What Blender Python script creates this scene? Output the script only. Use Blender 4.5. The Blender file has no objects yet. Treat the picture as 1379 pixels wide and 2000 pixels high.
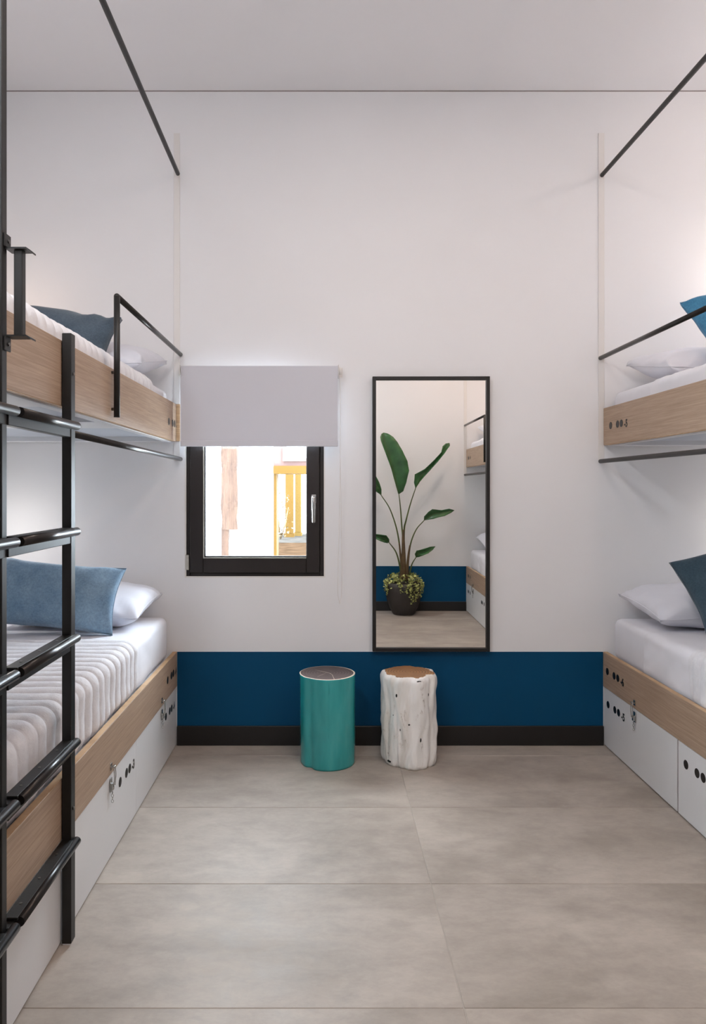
import bpy, bmesh, math, random
from mathutils import Vector, Matrix, Euler, noise
random.seed(7)
D = bpy.data; C = bpy.context; S = C.scene; COL = S.collection
PI = math.pi

# ------------------------------------------------------------------ camera
F = 1442.0            # focal length in pixels of the 1379 x 2000 frame
cd = D.cameras.new('camera'); cam = D.objects.new('camera', cd); COL.objects.link(cam)
cam.location = (0, 0, 1.36); cam.rotation_euler = (PI/2, 0, 0)
cd.sensor_fit = 'VERTICAL'; cd.sensor_height = 24; cd.sensor_width = 24*1379/2000
cd.lens = 24*F/2000
cd.shift_x = (689.5-637)/2000; cd.shift_y = (952-1000)/2000
cd.clip_start = 0.02; S.camera = cam

# ------------------------------------------------------------------ world, sun, exposure
w = D.worlds.new('sky'); S.world = w; w.use_nodes = True
bg = w.node_tree.nodes['Background']; bg.inputs[0].default_value = (0.78, 0.885, 1.0, 1); bg.inputs[1].default_value = 33
sun = D.lights.new('sun', 'SUN'); sun.energy = 1.9; sun.color = (.95, .97, 1.0); sun.angle = math.radians(16)   # veiled sun, coming in over the garden wall
so = D.objects.new('sun', sun); COL.objects.link(so)
so.rotation_euler = Vector((.95, -1.0, -1.75)).to_track_quat('-Z', 'Y').to_euler()
S.view_settings.view_transform = 'Standard'; S.view_settings.look = 'None'
S.view_settings.exposure = 0.0; S.view_settings.gamma = 1.0; S.view_settings.use_curve_mapping = False
try: S.cycles.use_denoising = True
except Exception: pass
S.cycles.max_bounces = 10; S.cycles.diffuse_bounces = 6; S.cycles.glossy_bounces = 5; S.cycles.transparent_max_bounces = 12
S.cycles.sample_clamp_indirect = 15.0

def area_light(name, loc, target, power, color, size, parent=None, size_y=None, spread=None, shape='DISK'):
    l = D.lights.new(name, 'AREA'); l.energy = power; l.color = color; l.shape = shape; l.size = size
    if size_y: l.shape = 'RECTANGLE'; l.size_y = size_y
    if spread: l.spread = spread
    o = D.objects.new(name, l); COL.objects.link(o); o.location = loc
    o.rotation_euler = (Vector(target)-Vector(loc)).to_track_quat('-Z', 'Y').to_euler()
    if parent: o.parent = parent; o.location = Vector(loc)-parent.location
    return o
WARM = (1.0, .86, .75); NEUT = (1.0, .965, .96)
# window portal: guides the sky light through the opening
pl = D.lights.new('window_portal', 'AREA'); pl.shape = 'RECTANGLE'; pl.size = .75; pl.size_y = 1.1; pl.cycles.is_portal = True
po = D.objects.new('window_portal', pl); COL.objects.link(po); po.location = (-.376, 4.14, 1.41)
po.rotation_euler = (-PI/2, 0, 0)

# ------------------------------------------------------------------ material helpers
def new_mat(name):
    m = D.materials.new(name); m.use_nodes = True; nt = m.node_tree
    b = nt.nodes['Principled BSDF']; return m, nt, b
def rgb(h):
    c = [int(h[i:i+2], 16)/255 for i in (0, 2, 4)]
    return tuple(x/12.92 if x <= .04045 else ((x+.055)/1.055)**2.4 for x in c)+(1,)
def coords(nt, scale=(1, 1, 1), kind='Object', rot=(0, 0, 0)):
    t = nt.nodes.new('ShaderNodeTexCoord'); mp = nt.nodes.new('ShaderNodeMapping')
    mp.inputs['Scale'].default_value = scale; mp.inputs['Rotation'].default_value = rot
    nt.links.new(t.outputs[kind], mp.inputs[0]); return mp.outputs[0]
def noise_tex(nt, vec, scale, detail=4, rough=.55, dist=0):
    n = nt.nodes.new('ShaderNodeTexNoise'); n.inputs['Scale'].default_value = scale
    n.inputs['Detail'].default_value = detail; n.inputs['Roughness'].default_value = rough
    n.inputs['Distortion'].default_value = dist
    nt.links.new(vec, n.inputs['Vector']); return n.outputs['Fac']
def ramp(nt, fac, stops):
    r = nt.nodes.new('ShaderNodeValToRGB'); e = r.color_ramp.elements
    while len(e) < len(stops): e.new(.5)
    for i, (p, c) in enumerate(stops): e[i].position = p; e[i].color = c
    nt.links.new(fac, r.inputs[0]); return r.outputs[0]
def bump(nt, b, fac, strength, dist):
    n = nt.nodes.new('ShaderNodeBump'); n.inputs['Strength'].default_value = strength; n.inputs['Distance'].default_value = dist
    nt.links.new(fac, n.inputs['Height']); nt.links.new(n.outputs[0], b.inputs['Normal'])
def mix(nt, a, b_, fac=.5, mode='MULTIPLY'):
    n = nt.nodes.new('ShaderNodeMixRGB'); n.blend_type = mode
    for s, v in ((0, fac), (1, a), (2, b_)):
        if hasattr(v, 'is_output'): nt.links.new(v, n.inputs[s])
        else: n.inputs[s].default_value = v
    return n.outputs[0]
def plain(name, col, rough=.5, metal=0, var=.06, nscale=6, bmp=0, bscale=200, spec=None, coat=0):
    m, nt, b = new_mat(name)
    v = coords(nt); n = noise_tex(nt, v, nscale, 3)
    c = rgb(col) if isinstance(col, str) else col
    lo = tuple(x*(1-var) for x in c[:3])+(1,); hi = tuple(min(1, x*(1+var)) for x in c[:3])+(1,)
    nt.links.new(ramp(nt, n, [(.3, lo), (.7, hi)]), b.inputs['Base Color'])
    b.inputs['Roughness'].default_value = rough; b.inputs['Metallic'].default_value = metal
    if spec is not None: b.inputs['Specular IOR Level'].default_value = spec
    if coat: b.inputs['Coat Weight'].default_value = coat
    if bmp: bump(nt, b, noise_tex(nt, v, bscale, 2), bmp, .001)
    return m
M = {}
M['wall'] = plain('wall_paint', (.785, .785, .797, 1), .75, var=.012, nscale=1.2, bmp=.08, bscale=160)
M['ceiling'] = plain('ceiling_paint', (.85, .85, .865, 1), .8, var=.01, nscale=1.0)
M['blue'] = plain('blue_paint', '06466a', .5, spec=.15, var=.05, nscale=2.5, bmp=.05, bscale=120)
M['base'] = plain('black_baseboard', '161415', .4, var=.1)
M['steel'] = plain('black_steel', '171615', .45, metal=.1, var=.25, nscale=14, bmp=.15, bscale=90)
M['steel_dull'] = plain('grey_black_tube', '2e2b2a', .3, metal=.6, var=.15, nscale=20)
M['steel_edge'] = plain('worn_steel', '6a6764', .32, metal=.9, var=.2, nscale=30)
M['chrome'] = plain('chrome', 'b8b8b6', .22, metal=1, var=.06)
M['white_lam'] = plain('white_laminate', 'dcdcdd', .38, var=.012, nscale=2)
M['white_metal'] = plain('white_metal', 'dedbd8', .45, var=.01)
M['under'] = plain('white_board', 'd9dadd', .5, var=.02, nscale=2)
M['under_grey'] = plain('grey_board', 'b4bac4', .5, var=.02, nscale=2)
M['sheet'] = plain('white_sheet', 'e2e2e8', .85, var=.03, nscale=4, bmp=.25, bscale=35)
M['pillow'] = plain('white_pillowcase', 'dfe0e8', .85, var=.03, nscale=5, bmp=.2, bscale=30)
M['ink'] = plain('black_vinyl', '0c0c0e', .4, var=.05)
M['win'] = plain('brown_aluminium', '2b2625', .4, metal=.25, var=.08)
M['win_in'] = plain('window_gasket', '0c0b0b', .6)
M['bead'] = plain('steel_bead', 'bdb7ac', .3, metal=.8)
M['mirror_frame'] = plain('black_mirror_frame', '131212', .45, var=.1)
M['pot'] = plain('charcoal_pot', '35302e', .6, var=.18, nscale=7, bmp=.3, bscale=40)
M['soil'] = plain('soil', '2a2018', .95, var=.4, nscale=40, bmp=.8, bscale=60)
M['grey_seam'] = plain('seam_grey', '8a8180', .6)

def mat_mirror():
    m, nt, b = new_mat('silvered_glass'); b.inputs['Base Color'].default_value = (.90, .89, .86, 1)
    b.inputs['Metallic'].default_value = 1; b.inputs['Roughness'].default_value = .0; return m
M['mirror'] = mat_mirror()
def mat_glass():
    m, nt, b = new_mat('window_glass'); nt.nodes.remove(b)
    t = nt.nodes.new('ShaderNodeBsdfTransparent'); t.inputs[0].default_value = (.97, .98, .97, 1)
    g = nt.nodes.new('ShaderNodeBsdfGlossy'); g.inputs['Roughness'].default_value = .0
    lw = nt.nodes.new('ShaderNodeLayerWeight'); pw = nt.nodes.new('ShaderNodeMath'); pw.operation = 'POWER'; pw.inputs[1].default_value = 5
    nt.links.new(lw.outputs['Facing'], pw.inputs[0]); f = nt.nodes.new('ShaderNodeMath'); f.operation = 'MULTIPLY_ADD'; f.inputs[1].default_value = .9; f.inputs[2].default_value = .035; nt.links.new(pw.outputs[0], f.inputs[0])
    mx = nt.nodes.new('ShaderNodeMixShader'); o = nt.nodes['Material Output']
    nt.links.new(f.outputs[0], mx.inputs[0]); nt.links.new(t.outputs[0], mx.inputs[1]); nt.links.new(g.outputs[0], mx.inputs[2])
    nt.links.new(mx.outputs[0], o.inputs[0]); return m
M['glass'] = mat_glass()
def mat_blind():
    m, nt, b = new_mat('blind_fabric'); v = coords(nt, (900, 900, 900))
    b.inputs['Base Color'].default_value = (.64, .64, .69, 1); b.inputs['Roughness'].default_value = .9
    w1 = nt.nodes.new('ShaderNodeTexChecker'); nt.links.new(v, w1.inputs[0]); w1.inputs['Scale'].default_value = 1
    bump(nt, b, w1.outputs['Fac'], .08, .0005)
    t = nt.nodes.new('ShaderNodeBsdfTranslucent'); t.inputs[0].default_value = (.5, .5, .55, 1)
    mx = nt.nodes.new('ShaderNodeMixShader'); mx.inputs[0].default_value = .06; o = nt.nodes['Material Output']
    nt.links.new(b.outputs[0], mx.inputs[1]); nt.links.new(t.outputs[0], mx.inputs[2]); nt.links.new(mx.outputs[0], o.inputs[0]); return m
M['blind'] = mat_blind()
def mat_wood(name, dark, mid, light, rough=.5, scale=1.0):
    m, nt, b = new_mat(name)
    v = coords(nt, (1, 1.2*scale, 60*scale)); n1 = noise_tex(nt, v, 3.2, 6, .6, .6)
    v2 = coords(nt, (2, 2.2*scale, 190*scale)); n2 = noise_tex(nt, v2, 3, 4, .7, .2)
    c1 = ramp(nt, n1, [(.25, rgb(dark)), (.5, rgb(mid)), (.78, rgb(light))])
    c2 = ramp(nt, n2, [(.36, (.66, .62, .59, 1)), (.6, (1, 1, 1, 1))])
    nt.links.new(mix(nt, c1, c2, .55), b.inputs['Base Color'])
    b.inputs['Roughness'].default_value = rough; bump(nt, b, n2, .18, .001); return m
M['oak'] = mat_wood('oak_veneer', '9c846e', 'ae957f', 'bca58f')
M['oak_edge'] = mat_wood('oak_edging', 'a5835f', 'bf9d77', 'cfb08c')
def mat_tile():
    m, nt, b = new_mat('cement_look_tile')
    oi = nt.nodes.new('ShaderNodeObjectInfo'); t = nt.nodes.new('ShaderNodeTexCoord')
    vm = nt.nodes.new('ShaderNodeVectorMath'); vm.operation = 'MULTIPLY_ADD'
    cmb = nt.nodes.new('ShaderNodeCombineXYZ')
    for i in range(3): nt.links.new(oi.outputs['Random'], cmb.inputs[i])
    nt.links.new(cmb.outputs[0], vm.inputs[0]); vm.inputs[1].default_value = (13, 7, 5); nt.links.new(t.outputs['Object'], vm.inputs[2])
    mp = nt.nodes.new('ShaderNodeMapping'); mp.inputs['Scale'].default_value = (1, 1.7, 1); nt.links.new(vm.outputs[0], mp.inputs[0])
    v = mp.outputs[0]
    n1 = noise_tex(nt, v, 1.8, 8, .62, .3); n2 = noise_tex(nt, v, 9, 6, .7, .2); n3 = noise_tex(nt, v, 60, 3, .6)
    c1 = ramp(nt, n1, [(.3, rgb('968c82')), (.5, rgb('aaa096')), (.7, rgb('b8aea3'))])
    c2 = ramp(nt, n2, [(.35, (.80, .795, .79, 1)), (.6, (1, 1, 1, 1))])
    c3 = ramp(nt, n3, [(.3, (.94, .94, .94, 1)), (.7, (1, 1, 1, 1))])
    nt.links.new(mix(nt, mix(nt, c1, c2, .8), c3, .8), b.inputs['Base Color'])
    rr = ramp(nt, n2, [(.3, (.48, .48, .48, 1)), (.7, (.62, .62, .62, 1))]); nt.links.new(rr, b.inputs['Roughness'])
    bump(nt, b, n3, .06, .001); return m
M['tile'] = mat_tile()
M['grout'] = plain('grout', 'a59d94', .8)
def mat_fabric(name, c1, c2, rough=.95, sc=1.0):
    m, nt, b = new_mat(name)
    v = coords(nt, (1, 1, 1)); n1 = noise_tex(nt, v, 9, 4, .6); n2 = noise_tex(nt, v, 110*sc, 4, .85)
    vx = coords(nt, (60, 420, 60)); n3 = noise_tex(nt, vx, 1, 2, .7)
    a = ramp(nt, n1, [(.3, rgb(c1)), (.7, rgb(c2))]); d = ramp(nt, n2, [(.35, (.62, .62, .64, 1)), (.6, (1, 1, 1, 1))])
    nt.links.new(mix(nt, a, d, .8), b.inputs['Base Color'])
    b.inputs['Roughness'].default_value = rough; b.inputs['Sheen Weight'].default_value = .35; b.inputs['Sheen Roughness'].default_value = .4
    bump(nt, b, mix(nt, n2, n3, .5, 'MIX'), .35, .002); return m
M['cushion_a'] = mat_fabric('blue_grey_velour', '6a88a2', '8aa5ba')
M['cushion_b'] = mat_fabric('slate_velour', '43525f', '566673')
M['cushion_c'] = mat_fabric('petrol_velour', '364c5a', '465c69')
M['cushion_d'] = mat_fabric('bright_blue_velour', '3c7da3', '5090b4')
def mat_quilt():
    m, nt, b = new_mat('quilted_cotton'); v = coords(nt)
    n = noise_tex(nt, v, 22, 4, .7); nt.links.new(ramp(nt, n, [(.3, rgb('d8d8dd')), (.7, rgb('e6e6ea'))]), b.inputs['Base Color'])
    b.inputs['Roughness'].default_value = .9; n2 = noise_tex(nt, v, 55, 4, .7); bump(nt, b, n2, .55, .004); return m
M['quilt'] = mat_quilt()
def mat_teal():
    m, nt, b = new_mat('teal_lacquer'); v = coords(nt, (1, 1, .25)); n = noise_tex(nt, v, 7, 4, .6)
    vs = coords(nt, (1, 1, .12)); ns = noise_tex(nt, vs, 60, 3, .6)
    c = ramp(nt, n, [(.3, rgb('1d8486')), (.55, rgb('2c9a9b')), (.8, rgb('40aaab'))])
    c2 = ramp(nt, ns, [(.24, (.5, .6, .6, 1)), (.34, (1, 1, 1, 1))])
    nt.links.new(mix(nt, c, c2, .55), b.inputs['Base Color']); b.inputs['Roughness'].default_value = .2; b.inputs['Coat Weight'].default_value = .4
    bump(nt, b, ns, .08, .002); return m
M['teal'] = mat_teal()
def mat_stump_top(name, a, b2, c_, crack):
    m, nt, b = new_mat(name)
    t = nt.nodes.new('ShaderNodeTexCoord')
    wv = nt.nodes.new('ShaderNodeTexWave'); wv.wave_type = 'RINGS'; wv.rings_direction = 'Z'; wv.inputs['Scale'].default_value = 22
    wv.inputs['Distortion'].default_value = 3; wv.inputs['Detail'].default_value = 3; nt.links.new(t.outputs['Object'], wv.inputs[0])
    n = noise_tex(nt, t.outputs['Object'], 14, 5, .65)
    k = mix(nt, wv.outputs['Fac'], n, .65, 'MIX')
    nt.links.new(ramp(nt, k, [(.25, rgb(a)), (.5, rgb(b2)), (.75, rgb(c_))]), b.inputs['Base Color'])
    b.inputs['Roughness'].default_value = .45; return m
M['dark_top'] = mat_stump_top('dark_end_grain', '3e3230', '554745', '665856', 0)
M['brown_top'] = mat_stump_top('brown_end_grain', '6e4a2c', '96693f', 'a87b4e', 0)
M['cream'] = plain('cream_rim', 'e0d3c2', .6, var=.1, nscale=20)
def mat_white_stump():
    m, nt, b = new_mat('white_gloss_paint'); v = coords(nt, (1, 1, .35)); n = noise_tex(nt, v, 26, 5, .75, .8)
    n2 = noise_tex(nt, coords(nt, (1, 1, .3)), 9, 4, .6, .5)
    base = ramp(nt, n2, [(.3, rgb('d6d1c9')), (.55, rgb('efeeec'))])
    cr = ramp(nt, n, [(.31, (.25, .23, .22, 1)), (.35, (.8, .77, .74, 1)), (.42, (1, 1, 1, 1))])
    nt.links.new(mix(nt, base, cr, .8), b.inputs['Base Color']); b.inputs['Roughness'].default_value = .3
    bump(nt, b, n, .25, .004); return m
M['white_stump'] = mat_white_stump()
def mat_leaf():
    m, nt, b = new_mat('banana_leaf'); v = coords(nt, (1, 1, 1)); n = noise_tex(nt, v, 9, 4, .6)
    nt.links.new(ramp(nt, n, [(.3, rgb('1d4a22')), (.6, rgb('2e6330')), (.8, rgb('45783c'))]), b.inputs['Base Color'])
    b.inputs['Roughness'].default_value = .38; b.inputs['Specular IOR Level'].default_value = .6
    n2 = noise_tex(nt, coords(nt, (70, 70, 8)), 1, 2); bump(nt, b, n2, .2, .003); return m
M['leaf'] = mat_leaf()
M['petiole'] = plain('petiole_green', '4c5a2a', .5, var=.3, nscale=8)
M['trunk'] = plain('stem_brown', '5d4a30', .7, var=.35, nscale=14, bmp=.4, bscale=50)
M['ivy'] = plain('variegated_ivy', 'a8ad68', .5, var=.55, nscale=30)
M['lamp_body'] = plain('lamp_white', 'd8d8d8', .4)
def mat_emit(name, c, s):
    m, nt, b = new_mat(name); b.inputs['Emission Color'].default_value = c; b.inputs['Emission Strength'].default_value = s
    b.inputs['Base Color'].default_value = c; return m
M['bulb'] = mat_emit('lamp_diffuser', (1, .85, .7, 1), 6)
# outside
M['siding'] = plain('white_siding', 'e6e6e4', .7, var=.05)
M['plaster'] = plain('pale_plaster', 'e6e8ea', .8, var=.05, nscale=3)
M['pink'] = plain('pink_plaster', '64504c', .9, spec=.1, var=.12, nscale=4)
def mat_pole():
    m, nt, b = new_mat('weathered_timber'); v = coords(nt, (9, 9, .9)); n = noise_tex(nt, v, 5, 6, .75, .5)
    nt.links.new(ramp(nt, n, [(.3, rgb('2a1b14')), (.5, rgb('443024')), (.7, rgb('4e3b2e'))]), b.inputs['Base Color'])
    b.inputs['Roughness'].default_value = .9; bump(nt, b, n, .8, .02); return m
M['pole'] = mat_pole()
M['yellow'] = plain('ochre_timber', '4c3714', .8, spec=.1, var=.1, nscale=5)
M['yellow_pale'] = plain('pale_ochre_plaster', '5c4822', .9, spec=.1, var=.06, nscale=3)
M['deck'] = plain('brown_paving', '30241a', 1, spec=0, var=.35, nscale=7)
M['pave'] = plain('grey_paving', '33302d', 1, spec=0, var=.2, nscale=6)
M['concrete'] = plain('pale_ground', 'c9c6c0', .9, var=.1, nscale=2)

# ------------------------------------------------------------------ mesh helpers
def link(name, bm, mat, parent=None, smooth=False, loc=(0, 0, 0)):
    me = D.meshes.new(name); bmesh.ops.recalc_face_normals(bm, faces=bm.faces[:]); bm.to_mesh(me); bm.free()
    mats = mat if isinstance(mat, (list, tuple)) else [mat]
    for m in mats: me.materials.append(m)
    if smooth:
        for p in me.polygons: p.use_smooth = True
    o = D.objects.new(name, me); COL.objects.link(o); o.location = loc
    if parent is not None: o.parent = parent
    return o
def box(bm, x0, x1, y0, y1, z0, z1, bev=0, mi=0, seg=1):
    vs = [bm.verts.new((x, y, z)) for x in (min(x0, x1), max(x0, x1)) for y in (min(y0, y1), max(y0, y1)) for z in (min(z0, z1), max(z0, z1))]
    idx = [(0, 1, 3, 2), (4, 6, 7, 5), (0, 4, 5, 1), (2, 3, 7, 6), (0, 2, 6, 4), (1, 5, 7, 3)]
    fs = [bm.faces.new([vs[i] for i in f]) for f in idx]
    for f in fs: f.material_index = mi
    if bev:
        es = list({e for f in fs for e in f.edges}); bmesh.ops.bevel(bm, geom=es, offset=bev, segments=seg, affect='EDGES', profile=.5)
    return bm
def B(*a, **k): bm = bmesh.new(); return box(bm, *a, **k)
def tube(bm, pts, rad, seg=12, cap=True, mi=0):
    pts = [Vector(p) for p in pts]; n = len(pts)
    rads = rad if isinstance(rad, (list, tuple)) else [rad]*n
    up = None; rings = []
    for i, p in enumerate(pts):
        d = (pts[min(i+1, n-1)]-pts[max(i-1, 0)]).normalized()
        if up is None:
            up = d.orthogonal().normalized()
        up = (up-d*up.dot(d)).normalized(); sd = d.cross(up)
        rings.append([bm.verts.new(p+(up*math.cos(2*PI*k/seg)+sd*math.sin(2*PI*k/seg))*rads[i]) for k in range(seg)])
    for a, b_ in zip(rings, rings[1:]):
        for k in range(seg):
            f = bm.faces.new((a[k], a[(k+1) % seg], b_[(k+1) % seg], b_[k])); f.smooth = True; f.material_index = mi
    if cap:
        bm.faces.new(rings[0]).material_index = mi; bm.faces.new(rings[-1][::-1]).material_index = mi
    return bm
def T(*a, **k): bm = bmesh.new(); return tube(bm, *a, **k)
def smooth_path(pts, n=6):
    pts = [Vector(p) for p in pts]; out = []
    P = [pts[0]*2-pts[1]]+pts+[pts[-1]*2-pts[-2]]
    for i in range(1, len(P)-2):
        for k in range(n):
            t = k/n; a, b_, c, d = P[i-1], P[i], P[i+1], P[i+2]
            out.append(.5*((2*b_)+(-a+c)*t+(2*a-5*b_+4*c-d)*t*t+(-a+3*b_-3*c+d)*t**3))
    out.append(pts[-1]); return out
def lathe(bm, prof, seg=32, c=(0, 0, 0), mi=0):
    rings = [[bm.verts.new((c[0]+r*math.cos(2*PI*k/seg), c[1]+r*math.sin(2*PI*k/seg), c[2]+z)) for k in range(seg)] for r, z in prof]
    for a, b_ in zip(rings, rings[1:]):
        for k in range(seg):
            f = bm.faces.new((a[k], a[(k+1) % seg], b_[(k+1) % seg], b_[k])); f.smooth = True; f.material_index = mi
    bm.faces.new(rings[0][::-1]).material_index = mi; bm.faces.new(rings[-1]).material_index = mi
    return bm
def thing(name, label, cat, loc=(0, 0, 0), group=None):
    o = D.objects.new(name, None); COL.objects.link(o); o.location = loc; o.empty_display_size = .1
    o['label'] = label; o['category'] = cat
    if group: o['group'] = group
    return o
def tag(o, label, cat, group=None):
    o['label'] = label; o['category'] = cat
    if group: o['group'] = group
    return o
def struct(o): o['kind'] = 'structure'; return o
def text_mesh(name, s, size, mat, parent, origin, xdir):
    """flat lettering on a vertical face: origin = left end of the baseline, xdir = reading direction"""
    cu = D.curves.new(name, 'FONT'); cu.body = s; cu.size = size; cu.extrude = .0002; cu.space_character = .92; cu.offset = .0016
    t = D.objects.new(name, cu); COL.objects.link(t); C.view_layer.update()
    me = D.meshes.new_from_object(t.evaluated_get(C.evaluated_depsgraph_get())); D.objects.remove(t)
    x = Vector(xdir).normalized(); z = Vector((0, 0, 1)); nrm = x.cross(z)      # face normal points to the reader
    mt = Matrix((( x.x, z.x, nrm.x, origin[0]), (x.y, z.y, nrm.y, origin[1]), (x.z, z.z, nrm.z, origin[2]), (0, 0, 0, 1)))
    me.transform(Matrix.Diagonal((1, 1, 1, 1))); me.transform(mt); me.materials.clear(); me.materials.append(mat)
    o = D.objects.new(name, me); COL.objects.link(o); o.parent = parent; return o

# ------------------------------------------------------------------ dimensions
YB, YR = 3.90, -.40           # window wall and rear wall
XL, XR = -1.75, 2.42          # side walls
CEIL = 3.456; YM = 1.75       # ceiling, joint between far and near bunks
XFL, XFR = -.787, 1.463       # fronts of the left and right bunks
DZ = .492                     # height of the blue dado
# window opening
WX0, WX1, WZ0, WZ1 = -.741, -.011, .889, 1.935

# ------------------------------------------------------------------ setting
bm = bmesh.new()
T_ = .2
for a in ((XL-.2, WX0-.006, YB, YB+T_, 0, CEIL), (WX1+.006, XR+.2, YB, YB+T_, 0, CEIL),
          (WX0-.006, WX1+.006, YB, YB+T_, 0, WZ0-.006), (WX0-.006, WX1+.006, YB, YB+T_, WZ1+.006, CEIL)): box(bm, *a)
struct(link('wall_back', bm, M['wall']))
struct(link('wall_front', B(XL-.2, XR+.2, YR-.2, YR, 0, CEIL), M['wall']))
struct(link('wall_left', B(XL-.2, XL, YR, YB, 0, CEIL), M['wall']))
struct(link('wall_right', B(XR, XR+.2, YR, YB, 0, CEIL), M['wall']))
struct(link('ceiling', B(XL-.2, XR+.2, YR-.2, YB+T_, CEIL, CEIL+.25), M['ceiling']))
fl = struct(link('floor', B(XL-.2, XR+.2, YR-.2, YB+T_, -.2, -.0015), M['grout']))
tile_me = {}
xs = [-2.04, -.84, .36, 1.56, 2.76]; ys = [3.743-.605*k for k in range(-1, 8)]
for i in range(4):
    for j in range(len(ys)-1):
        x0, x1 = max(xs[i], XL)+.0012, min(xs[i+1], XR)-.0012
        y1, y0 = min(ys[j], YB)-.0012, max(ys[j+1], YR)+.0012
        if y1 <= y0: continue
        key = (round(x1-x0, 4), round(y1-y0, 4))
        if key not in tile_me:
            o = link('tile', B(-(x1-x0)/2, (x1-x0)/2, -(y1-y0)/2, (y1-y0)/2, -.009, 0, bev=.0012), M['tile'], fl); tile_me[key] = o.data
        else:
            o = D.objects.new('tile', tile_me[key]); COL.objects.link(o); o.parent = fl
        o.location = ((x0+x1)/2, (y0+y1)/2, 0)
# dado paint and baseboards between the bunks
struct(link('trim_1', B(XFL+.001, XFR-.001, YB-.003, YB, .10, DZ), M['blue']))
struct(link('trim_2', B(XFL+.001, XFR-.001, YR, YR+.003, .10, DZ), M['blue']))
struct(link('baseboard_back', B(XFL+.001, XFR-.001, YB-.014, YB, 0, .103, bev=.002), M['base']))
struct(link('baseboard_front', B(XFL+.001, XFR-.001, YR, YR+.014, 0, .103, bev=.002), M['base']))
# thin white flat bars on the end walls that carry the rails
n = 3
for (xc, yy, s) in ((XFL-.001, YB, -1), (1.4525, YB, -1), (1.4525, YR, 1)):
    bm = bmesh.new(); box(bm, xc-.016, xc+.016, yy+s*.005, yy, 1.50, 3.23, bev=.001)
    struct(link('trim_%d' % n, bm, M['white_metal'])); n += 1
# grey strip coloured to stand in for a shadow gap under the ceiling
struct(link('trim_%d' % n, B(XL, XR, YB-.001, YB, CEIL-.005, CEIL), M['grey_seam']))

# window
wf = bmesh.new(); y0, y1 = YB+.012, YB+.07
box(wf, WX0, WX0+.020, y0, y1, WZ0, WZ1, bev=.002); box(wf, WX1-.022, WX1, y0, y1, WZ0, WZ1, bev=.002)
box(wf, WX0+.02, WX1-.022, y0, y1, WZ0, WZ0+.018, bev=.002); box(wf, WX0+.02, WX1-.022, y0, y1, WZ1-.02, WZ1, bev=.002)
win = D.objects.new('window_1', None); COL.objects.link(win); win.location = (WX0, YB, WZ0); win['kind'] = 'structure'
def wpart(name, bm, mat, par=None, **k):
    o = link(name, bm, mat, **k)
    o.parent = par or win
    if par is None: o.location = -win.location
    return o
box(wf, WX0+.020, WX0+.05, YB+.056, y1, WZ0, WZ1); box(wf, WX1-.05, WX1-.022, YB+.056, y1, WZ0, WZ1); box(wf, WX0+.05, WX1-.05, YB+.056, y1, WZ0+.018, WZ0+.05); box(wf, WX0+.05, WX1-.05, YB+.056, y1, WZ1-.05, WZ1-.02)
wpart('window_frame', wf, M['win'])
GX0, GX1, GZ0, GZ1 = -.641, -.105, .992, 1.85
sash = bmesh.new(); y0, y1 = YB-.006, YB+.055
SX0, SX1, SZ0, SZ1 = WX0+.022, WX1-.024, WZ0+.02, WZ1-.022
box(sash, SX0, GX0-.008, y0, y1, SZ0, SZ1, bev=.003); box(sash, GX1, SX1, y0, y1, SZ0, SZ1, bev=.003)
box(sash, GX0-.008, GX1, y0, y1, SZ0, GZ0-.006, bev=.003); box(sash, GX0-.008, GX1, y0, y1, GZ1, SZ1, bev=.003)
sh = wpart('sash', sash, M['win'])
bd = bmesh.new(); box(bd, GX0-.0085, GX0-.0035, y0-.001, y0+.02, GZ0-.006, GZ1); box(bd, GX0-.0085, GX1, y0-.001, y0+.02, GZ0-.0065, GZ0-.002)
wpart('glazing_bead', bd, M['bead'], sh)
gk = bmesh.new(); box(gk, GX0-.0034, GX0+.003, y0+.012, y0+.03, GZ0-.002, GZ1); box(gk, GX0, GX1, y0+.012, y0+.03, GZ0-.0018, GZ0+.005)
wpart('gasket', gk, M['win_in'], sh)
wpart('window_pane', B(GX0-.006, GX1+.004, YB+.028, YB+.0305, GZ0-.005, GZ1+.004), M['glass'], sh)
# handle: rose + lever hanging down
hb = bmesh.new(); hx = (613-637)/369.7; hz = 1.36-(973-952)/369.7
box(hb, hx-.013, hx+.013, YB-.017, YB-.006, hz-.028, hz+.02, bev=.004, seg=2)
tube(hb, [(hx, YB-.014, hz), (hx, YB-.045, hz)], .009, 14)
hd = wpart('window_handle', hb, M['chrome'], sh, smooth=False); hd['label'] = 'chrome lever handle'
lv = bmesh.new(); tube(lv, smooth_path([(hx, YB-.046, hz+.008), (hx, YB-.052, hz-.03), (hx, YB-.052, hz-.09), (hx, YB-.044, hz-.125)], 5), [.0105]*8+[.0095]*8, 14)
wpart('lever', lv, M['chrome'], sh)
wpart('hinge', B(WX0-.001, WX0+.017, YB-.004, YB+.012, WZ0+.035, WZ0+.115, bev=.002), M['bead'])
# reveal lining of the opening
rv = bmesh.new(); e = .005
for a in ((WX0-.007, WX0+.001, YB+.001, YB+.069, WZ0-.006, WZ1+.006), (WX1-.001, WX1+.007, YB+.001, YB+.069, WZ0-.006, WZ1+.006), (WX0, WX1, YB+.001, YB+.069, WZ0-.007, WZ0+.001), (WX0, WX1, YB+.001, YB+.069, WZ1-.001, WZ1+.007)): box(rv, *a)
wpart('reveal_lining', rv, M['white_metal'])

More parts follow.
